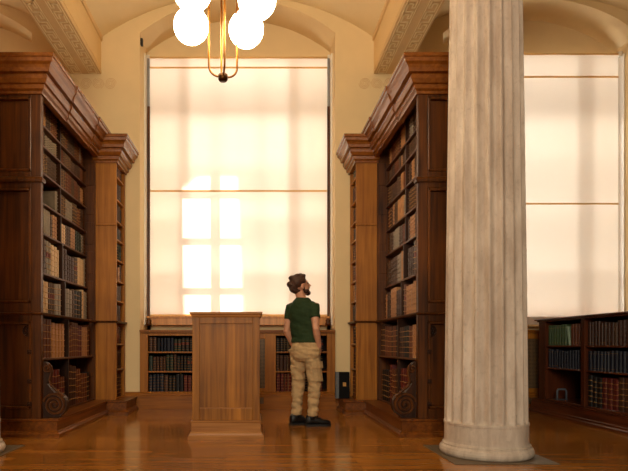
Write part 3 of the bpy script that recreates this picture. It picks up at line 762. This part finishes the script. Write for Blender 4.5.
# ------------------------------------------------------------------ lectern
lr = thing('lectern', 'panelled oak lectern box standing in the middle of the polished floor', 'lectern', (-.02, 5.75, 0))
xl, xr = at(192.3, 400, 5.52).x, at(259.8, 400, 5.52).x; yf, yb = 5.52, 6.08; zt = 1.255
d = MB(); st = .072
b = MB()
b.box((xl, yf, .185), (xl+st, yf+.03, zt-.05)); b.box((xr-st, yf, .185), (xr, yf+.03, zt-.05)); b.box((xl+st, yf, zt-.115), (xr-st, yf+.03, zt-.05)); b.box((xl+st, yf, .185), (xr-st, yf+.03, .305))
b.box((xl, yf+.03, .185), (xl+.02, yb, zt-.05)); b.box((xr-.02, yf+.03, .185), (xr, yb, zt-.05)); b.box((xl, yb, .185), (xr, yb+.02, zt-.05))
b.build('body', M['lect'], lr, bevel=.003)
fp = MB().box((xl+st, yf+.013, .305), (xr-st, yf+.025, zt-.115)); fp.build('front_panel', M['lect'], lr)
MB().sweep([(0, .30), (.0, .312), (-.01, .32), (-.02, .32), (-.02, .3)], [(xl+st, yf+.012), (xr-st, yf+.012)], 1).build('bead', M['lectX'], lr)
tp = MB().sweep([(-.02, zt-.05), (0, zt-.05), (.008, zt-.04), (.01, zt-.028), (.024, zt-.02), (.026, zt), (-.02, zt)], [(xl, yb+.02), (xl, yf), (xr, yf), (xr, yb+.02)], 1); tp.box((xl+.019, yf+.019, zt-.05), (xr-.019, yb+.02, zt)); tp.build('top', M['lectX'], lr)
pl = MB().sweep([(-.2, 0), (.04, 0), (.04, .03), (.03, .045), (.026, .06), (.016, .075), (.008, .08), (.008, .165), (.014, .175), (.014, .185), (-.2, .185)], [(xl, yb+.02), (xl, yf), (xr, yf), (xr, yb+.02)], 1); pl.box((xl, yf, 0), (xr, yb+.02, .184)); pl.build('plinth', M['lectX'], lr)

# ------------------------------------------------------------------ columns
def column(cx, cy, label):
    root = thing('column', label, 'column', (cx, cy, 0), 'fluted stone columns')
    MB().box((cx-.41, cy-.42, 0), (cx+.41, cy+.41, .006)).build('floor_slab', M['slab'], root)
    bp = [(.0, .006), (.355, .006), (.368, .016), (.376, .034), (.376, .052), (.368, .074), (.352, .088), (.352, .102), (.343, .104), (.337, .118), (.335, .14), (.335, .262), (.339, .266), (.339, .284), (0, .285)]
    MB().lathe(bp, (cx, cy, 0), 96).build('base', M['stone'], root)
    nf, sg = 20, 9
    zs = [.27, .285, .30, .32, .35]+[.35+(4.3-.35)*i/16 for i in range(1, 17)]
    rings = []
    for z in zs:
        t = (z-.27)/4.03; R = .333-.050*t**1.15
        ramp = min(1, max(0, (z-.283)/.06)); ramp = math.sqrt(1-(1-ramp)**2)
        ring = []
        for k in range(nf*sg):
            ph = (k % sg)/sg; a = 2*PI*(k/(nf*sg))
            q = 0 if ph <= .14 else math.sin(PI*(ph-.14)/.86)
            ring.append((cx+(R-.032*ramp*q)*math.cos(a), cy+(R-.032*ramp*q)*math.sin(a), z))
        rings.append(ring)
    MB().loft(rings).build('shaft', M['stone'], root)
    cp = [(0, 4.3), (.285, 4.3), (.30, 4.34), (.29, 4.38), (.30, 4.48), (.36, 4.6), (.40, 4.68), (.40, 4.70), (0, 4.70)]
    m = MB().lathe(cp, (cx, cy, 0), 48); m.box((cx-.44, cy-.44, 4.70), (cx+.44, cy+.44, 4.9)); m.build('capital', M['stone'], root)
column(2.225, 4.77, 'fluted pale stone column standing in front of the tall bookcase')
column(-2.275, 4.77, 'column at left edge of the photo, only its round base showing')

# ------------------------------------------------------------------ chandelier
cc = at(223, 77, 4.75); cx, cy = cc.x, cc.y; zh = cc.z
ch = thing('chandelier', 'brass chandelier with four lit white globes hanging before the window', 'chandelier', (cx, cy, zh))
hb = MB().lathe([(0, -.036), (.03, -.036), (.041, -.022), (.041, .016), (.03, .026), (.012, .03), (0, .03)], (cx, cy, zh), 20); hb.build('hub', M['bronze'], ch, smooth=True)
ztop = 4.15
for a in (math.radians(10), math.radians(100)):
    for s in (-1, 1):
        dx, dy = s*math.cos(a), s*math.sin(a); pts = []
        for i in range(10):
            t = i/9*PI/2; rr = .085
            pts.append((cx+dx*(.035+rr*math.sin(t)), cy+dy*(.035+rr*math.sin(t)), zh+rr*(1-math.cos(t))))
        pts = [(cx+dx*.02, cy+dy*.02, zh)]+pts+[(cx+dx*.12, cy+dy*.12, ztop)]
        MB().tube(pts, .0085, 8).build('rod', M['brass'], ch, smooth=True)
MB().tube([(cx, cy, ztop-.05), (cx, cy, vault(0)-.01)], .014, 10).build('stem', M['brass'], ch, smooth=True)
MB().lathe([(0, -.03), (.13, -.03), (.14, 0), (.13, .03), (0, .03)], (cx, cy, ztop), 24).build('crown', M['brass'], ch, smooth=True)
MB().lathe([(0, -.05), (.02, -.05), (.09, -.015), (.09, 0), (0, 0)], (cx, cy, vault(0)-.005), 20).build('ceiling_cup', M['brass'], ch, smooth=True)
GL = [at(191.2, 26, 5.0), at(246.2, 29.5, 5.0), at(192.5, -9.2, 4.5), at(257, -.3, 4.56)]
for g in GL:
    r = .155
    o = MB().ball(g, r, 32, 20).build('globe', M['globe'], ch, smooth=True)
    v = Vector((g.x-cx, g.y-cy, 0)); u = v.normalized()
    pts = [Vector((cx, cy, ztop))+u*.1]+[Vector((cx, cy, ztop))+u*(.1+(v.length-.1)*math.sin(i/8*PI/2))+Vector((0, 0, -(ztop-g.z-r-.05)*(1-math.cos(i/8*PI/2)))) for i in range(1, 9)]+[Vector((g.x, g.y, g.z+r))]
    MB().tube(pts, .009, 8).build('arm', M['brass'], ch, smooth=True)
    MB().lathe([(0, r+.05), (.04, r+.045), (.05, r-.012), (0, r-.012)], g, 16).build('cup', M['brass'], ch, smooth=True)

# ------------------------------------------------------------------ the man
PD = 6.45
def fuse(mb, voxel, smooth_it, name, mat, parent, wrinkle=0):
    """overlapping closed shells fused to one continuous skin"""
    o = mb.build(name+'_tmp', mat)
    r = o.modifiers.new('r', 'REMESH'); r.mode = 'VOXEL'; r.voxel_size = voxel
    s = o.modifiers.new('s', 'SMOOTH'); s.factor = .5; s.iterations = smooth_it
    dg = bpy.context.evaluated_depsgraph_get(); me = bpy.data.meshes.new_from_object(o.evaluated_get(dg))
    bpy.data.objects.remove(o)
    org = gorg(parent)
    if wrinkle:
        from mathutils import noise
        nr = [v.normal.copy() for v in me.vertices]
        for v, n_ in zip(me.vertices, nr):
            p = v.co; q = Vector((p.x*9+p.z*5, p.y*9-p.z*4, p.z*17))
            d = noise.noise(q)+.5*noise.noise(q*2.1)
            v.co += n_*wrinkle*(d if d > -.2 else d*1.6)
    me.transform(Matrix.Translation(-org)); me.name = name
    for p in me.polygons: p.use_smooth = True
    me.materials.clear(); me.materials.append(mat)
    n = bpy.data.objects.new(name, me); COL.objects.link(n); n.parent = parent; return n
ctr = at(303.5, 426, PD); ctr.z = 0
yaw = math.radians(38)
Rv_ = Vector((math.cos(yaw), -math.sin(yaw), 0)); Fv = Vector((math.sin(yaw), math.cos(yaw), 0)); Zv = Vector((0, 0, 1))
def L(r, f, z): return ctr+Rv_*r+Fv*f+Zv*z
man = thing('person', 'man in green t-shirt and khaki cargo trousers, back turned, gazing up', 'person', tuple(ctr))
def ell(r, f, z, a, b, n=20, tilt=0):
    return [L(r, f, z)+Rv_*a*math.cos(2*PI*k/n)+Fv*b*math.sin(2*PI*k/n)+Zv*tilt*math.sin(2*PI*k/n) for k in range(n)]
TORSO = [(.015, .0, .90, .160, .115), (.01, .005, 1.00, .155, .108), (.0, .01, 1.10, .158, .108), (-.005, .01, 1.20, .166, .115), (-.01, .005, 1.30, .174, .118), (-.012, -.005, 1.37, .160, .105), (-.012, -.01, 1.425, .112, .085), (-.012, -.008, 1.47, .075, .07)]
SHR, SHL = (.150, -.005, 1.37), (-.172, -.005, 1.37)
ELR, ELL = (.205, -.06, 1.11), (-.215, -.03, 1.10)
WRR, WRL = (.195, .03, .90), (-.19, .09, .90)
HNR, HNL = (.165, .085, .825), (-.165, .125, .82)
# head frame: looks right and up
hyaw = math.radians(72); pit = math.radians(14)
HF = Vector((math.sin(hyaw)*math.cos(pit), math.cos(hyaw)*math.cos(pit), math.sin(pit))); HR = Vector((math.cos(hyaw), -math.sin(hyaw), 0)); HU = HR.cross(HF)
HC = at(300.6, 286.0, PD)
def H(r, f, u): return HC+HR*r+HF*f+HU*u
HM = Matrix((HR, HF, HU)).transposed()
def hand(mb, wrist, direct, palm_n, side):
    d = direct.normalized(); n_ = palm_n.normalized(); sd = d.cross(n_).normalized()*side
    mb.tube([wrist-d*.02, wrist+d*.03, wrist+d*.07, wrist+d*.09], [(.020, .027), (.017, .034), (.016, .038), (.013, .034)], 10, up=n_)
    for k, ln in enumerate((.068, .076, .070, .055)):
        o = wrist+d*.08+sd*(.030-.020*k)
        p1 = o+d*ln*.5+n_*.006; p2 = o+d*ln*.8+n_*.018; p3 = o+d*ln+n_*.030
        mb.tube([o-d*.02, o, p1, p2, p3], [.009, .0095, .009, .0085, .006], 8)
    o = wrist+d*.03+sd*.03
    mb.tube([o-sd*.015, o+sd*.012+d*.02+n_*.008, o+sd*.02+d*.045+n_*.014, o+sd*.018+d*.066+n_*.02], [.012, .011, .010, .007], 8)
bd = MB()
bd.loft([ell(*t[:3], t[3]-.012, t[4]-.012) for t in TORSO])
bd.loft([ell(.02, -.005, z, a, b) for z, a, b in ((.76, .10, .09), (.82, .15, .11), (.90, .155, .112), (.96, .145, .10))])
neck0 = L(-.012, .0, 1.42); neck1 = H(0, -.03, -.06)
bd.tube([neck0, neck0.lerp(neck1, .5), neck1], [.062, .056, .056], 14)
for hd in ((0, -.012, .02, .074, .098, .088), (0, .035, -.03, .058, .062, .085), (0, .05, -.075, .042, .042, .04)):
    bd.ball(H(*hd[:3]), hd[3:], 20, 14, rot=HM)
bd.tube([H(0, .085, .025), H(0, .102, .0), H(0, .118, -.022), H(0, .10, -.032)], [.010, .012, .015, .010], 8)
bd.ball(H(0, .088, -.052), (.022, .014, .009), 10, 6, rot=HM); bd.ball(H(0, .082, -.09), (.022, .018, .018), 10, 8, rot=HM)
bd.ball(H(0, .08, .035), (.05, .014, .01), 12, 6, rot=HM)
for s in (-1, 1): bd.ball(H(s*.074, -.012, -.012), (.012, .022, .034), 10, 8, rot=HM)
for sh, el, wr, hn, sd in ((SHR, ELR, WRR, HNR, 1), (SHL, ELL, WRL, HNL, -1)):
    a, b, c, d_ = L(*sh), L(*el), L(*wr), L(*hn)
    bd.tube([L(sh[0]*.6, sh[1], sh[2]), a, a.lerp(b, .4), a.lerp(b, .8), b, b.lerp(c, .25), b.lerp(c, .7), c], [.05, .056, .050, .042, .040, .043, .033, .026], 12)
    hand(bd, c, d_-c, -Rv_*sd, 1 if sd > 0 else -1)
# legs under the trousers
HIPR, HIPL = (.105, 0, .86), (-.075, 0, .86)
FR = at(312.5, 424, PD-.05); FL = at(296.5, 424, PD+.06)
KR = L(.12, .055, .48); KL = L(-.09, .03, .48)
ANR = Vector((FR.x, FR.y, .10)); ANL = Vector((FL.x, FL.y, .10))
for hp, kn, an in ((HIPR, KR, ANR), (HIPL, KL, ANL)):
    h = L(*hp); bd.tube([h, h.lerp(kn, .4), kn, kn.lerp(an, .35), an, an-Zv*.05], [.08, .072, .052, .052, .036, .034], 12)
fdR = Vector((math.cos(math.radians(8)), math.sin(math.radians(8)), 0)); fdL = Vector((math.cos(math.radians(28)), math.sin(math.radians(28)), 0))
for an, fd in ((ANR, fdR), (ANL, fdL)):
    g = Vector((an.x, an.y, 0)); bd.tube([g-fd*.05+Zv*.06, g+Zv*.07, g+fd*.1+Zv*.05, g+fd*.17+Zv*.04], [.03, .034, .03, .022], 10)
fuse(bd, .0065, 3, 'body', M['skin'], man)
for s in (-1, 1):
    MB().ball(H(s*.031, .083, .014), (.012, .008, .008), 10, 8, rot=HM).build('eye', M['eye'], man, smooth=True)
# hair, fringe and beard
hr = MB()
for q in ((0, -.035, .055, .090, .098, .078), (0, .005, .095, .074, .078, .042), (0, -.085, .01, .072, .055, .080), (0, -.062, -.035, .056, .045, .052), (0, .055, .105, .058, .030, .024), (-.03, .02, .122, .04, .05, .022), (.03, -.03, .128, .04, .045, .02), (.0, -.08, .115, .05, .04, .03), (.0, -.13, .045, .045, .025, .035), (.02, -.12, -.005, .035, .025, .03),
          (.070, -.05, .035, .022, .045, .05), (-.070, -.05, .035, .022, .045, .05), (.066, .02, .055, .016, .035, .032), (-.066, .02, .055, .016, .035, .032)):
    hr.ball(H(*q[:3]), q[3:], 16, 10, rot=HM)
fuse(hr, .006, 2, 'hair', M['hair'], man, .008)
br_ = MB()
for q in ((0, .068, -.098, .036, .036, .030), (.045, .035, -.072, .020, .036, .026), (-.045, .035, -.072, .020, .036, .026), (.060, .005, -.035, .013, .016, .034), (-.060, .005, -.035, .013, .016, .034), (0, .098, -.045, .024, .012, .007)):
    br_.ball(H(*q[:3]), q[3:], 14, 8, rot=HM)
fuse(br_, .0055, 2, 'beard', M['hair'], man)
# t-shirt
ts = MB()
ts.loft([ell(.015, 0, .955, .176, .130)]+[ell(t[0], t[1], t[2], t[3]+.010, t[4]+.012) for t in TORSO[1:-1]]+[ell(-.012, -.004, 1.478, .072, .072)])
for sh, el, sd in ((SHR, ELR, 1), (SHL, ELL, -1)):
    a, b = L(*sh), L(*el)
    ts.tube([L(sh[0]*.5, sh[1], sh[2]-.01), L(sh[0]*.85, sh[1], sh[2]), a, a.lerp(b, .25), a.lerp(b, .52)], [.058, .064, .062, .060, .060], 14)
o = fuse(ts, .008, 5, 't_shirt', M['shirt'], man, .006)
# trousers: seat, legs gathered at the ankle, folds
tr = MB()
tr.loft([ell(.018, -.003, z, a, b) for z, a, b in ((.74, .10, .09), (.78, .165, .118), (.84, .178, .128), (.91, .172, .124), (.975, .160, .115))])
random.seed(3)
for hp, kn, an in ((HIPR, KR, ANR), (HIPL, KL, ANL)):
    h = L(*hp); pts = []; rr = []
    seq = [(h+Zv*.02, .105)]
    for i in range(1, 30):
        t = i/29
        p = h.lerp(kn, t*2) if t < .5 else kn.lerp(an+Zv*.045, (t-.5)*2)
        r_ = .098-.034*min(1, t*1.3) if t < .8 else .064-.006*(t-.8)/.2
        fold = random.uniform(-.002, .003)*(.5+.9*t)
        seq.append((p+Rv_*(.005*math.sin(i*1.7))+Fv*.004*math.cos(i*2.3), r_+fold))
    seq.append((an+Zv*.03, .050))
    tr.tube([s[0] for s in seq], [s[1] for s in seq], 16)
fuse(tr, .008, 3, 'trousers', M['khaki'], man, .011)
# cargo pocket on the outside of the right leg, back pocket flaps, ankle cuffs
def plate(r0, r1, z0, z1, f0, out, name, dirs=None):
    m = MB(); nn = 5; vs = []
    for lay in (0, 1):
        for j in range(3):
            for i in range(nn):
                a = i/(nn-1); z = z0+(z1-z0)*j/2
                ang = r0+(r1-r0)*a
                base = L(*HIPR).lerp(KR, (.86-z)/.38); rad = out+lay*.012*(1 if 0 < i < nn-1 else .4)
                vs.append(base+(Rv_*math.cos(ang)+Fv*math.sin(ang))*rad)
    f = []
    for lay in (0, 1):
        o_ = lay*15
        for j in range(2):
            for i in range(nn-1): f.append((o_+j*nn+i, o_+j*nn+i+1, o_+(j+1)*nn+i+1, o_+(j+1)*nn+i))
    for i in range(nn-1): f += [(i, i+1, 16+i, 15+i), (10+i, 11+i, 26+i, 25+i)]
    for j in range(2): f += [(j*nn, (j+1)*nn, 15+(j+1)*nn, 15+j*nn), (j*nn+4, (j+1)*nn+4, 15+(j+1)*nn+4, 15+j*nn+4)]
    m.add(vs, f); return m.build(name, M['khaki'], man)
plate(-1.0, .55, .52, .68, .0, .093, 'cargo_pocket'); plate(-1.1, .6, .67, .745, 0, .110, 'pocket_flap')
for an in (ANR, ANL):
    m = MB(); m.lathe([(.03, .0), (.055, .0), (.062, .012), (.058, .03), (.062, .045), (.03, .06)], an+Zv*.02, 18); m.build('ankle_cuff', M['khaki'], man, smooth=True)
# shoes
for an, fd in ((ANR, fdR), (ANL, fdL)):
    g = Vector((an.x, an.y, 0)); sd = Vector((-fd.y, fd.x, 0)); r = thing_shoe = None
    def ring(f, w_, h_, z0=.02, n=14):
        out = []
        for k in range(n):
            a = 2*PI*k/n; x = math.cos(a); y = math.sin(a)
            out.append(g+fd*f+sd*w_*x+Zv*(z0+(h_*(y*.5+.5))))
        return out
    up = MB(); up.loft([ring(-.085, .020, .07), ring(-.075, .036, .105), ring(-.03, .042, .125), ring(.01, .044, .115), ring(.06, .046, .085), ring(.11, .049, .066), ring(.16, .046, .055), ring(.195, .034, .045), ring(.208, .014, .03)])
    up.tube([g+fd*-.01+Zv*.08, g+Zv*.15], [.05, .046], 14)
    sh = up.build('shoe', M['shoe'], man, smooth=True)
    so = MB(); pl_ = []
    for f, w_ in ((-.092, .02), (-.08, .038), (-.03, .044), (.03, .045), (.1, .051), (.16, .048), (.2, .034), (.215, .012)): pl_.append((f, w_))
    poly = [g+fd*f+sd*w_ for f, w_ in pl_]+[g+fd*f-sd*w_ for f, w_ in reversed(pl_)]
    so.prism([(p.x, p.y) for p in poly], 'Z', 0.0, .026); so.build('sole', M['sole'], sh)
    lc = MB()
    for f in (.035, .06, .085): lc.tube([g+fd*f+sd*.03+Zv*(.105-.35*(f-.035)), g+fd*f+Zv*(.128-.5*(f-.035)), g+fd*f-sd*.03+Zv*(.105-.35*(f-.035))], .005, 6)
    lc.build('laces', M['black'], sh)
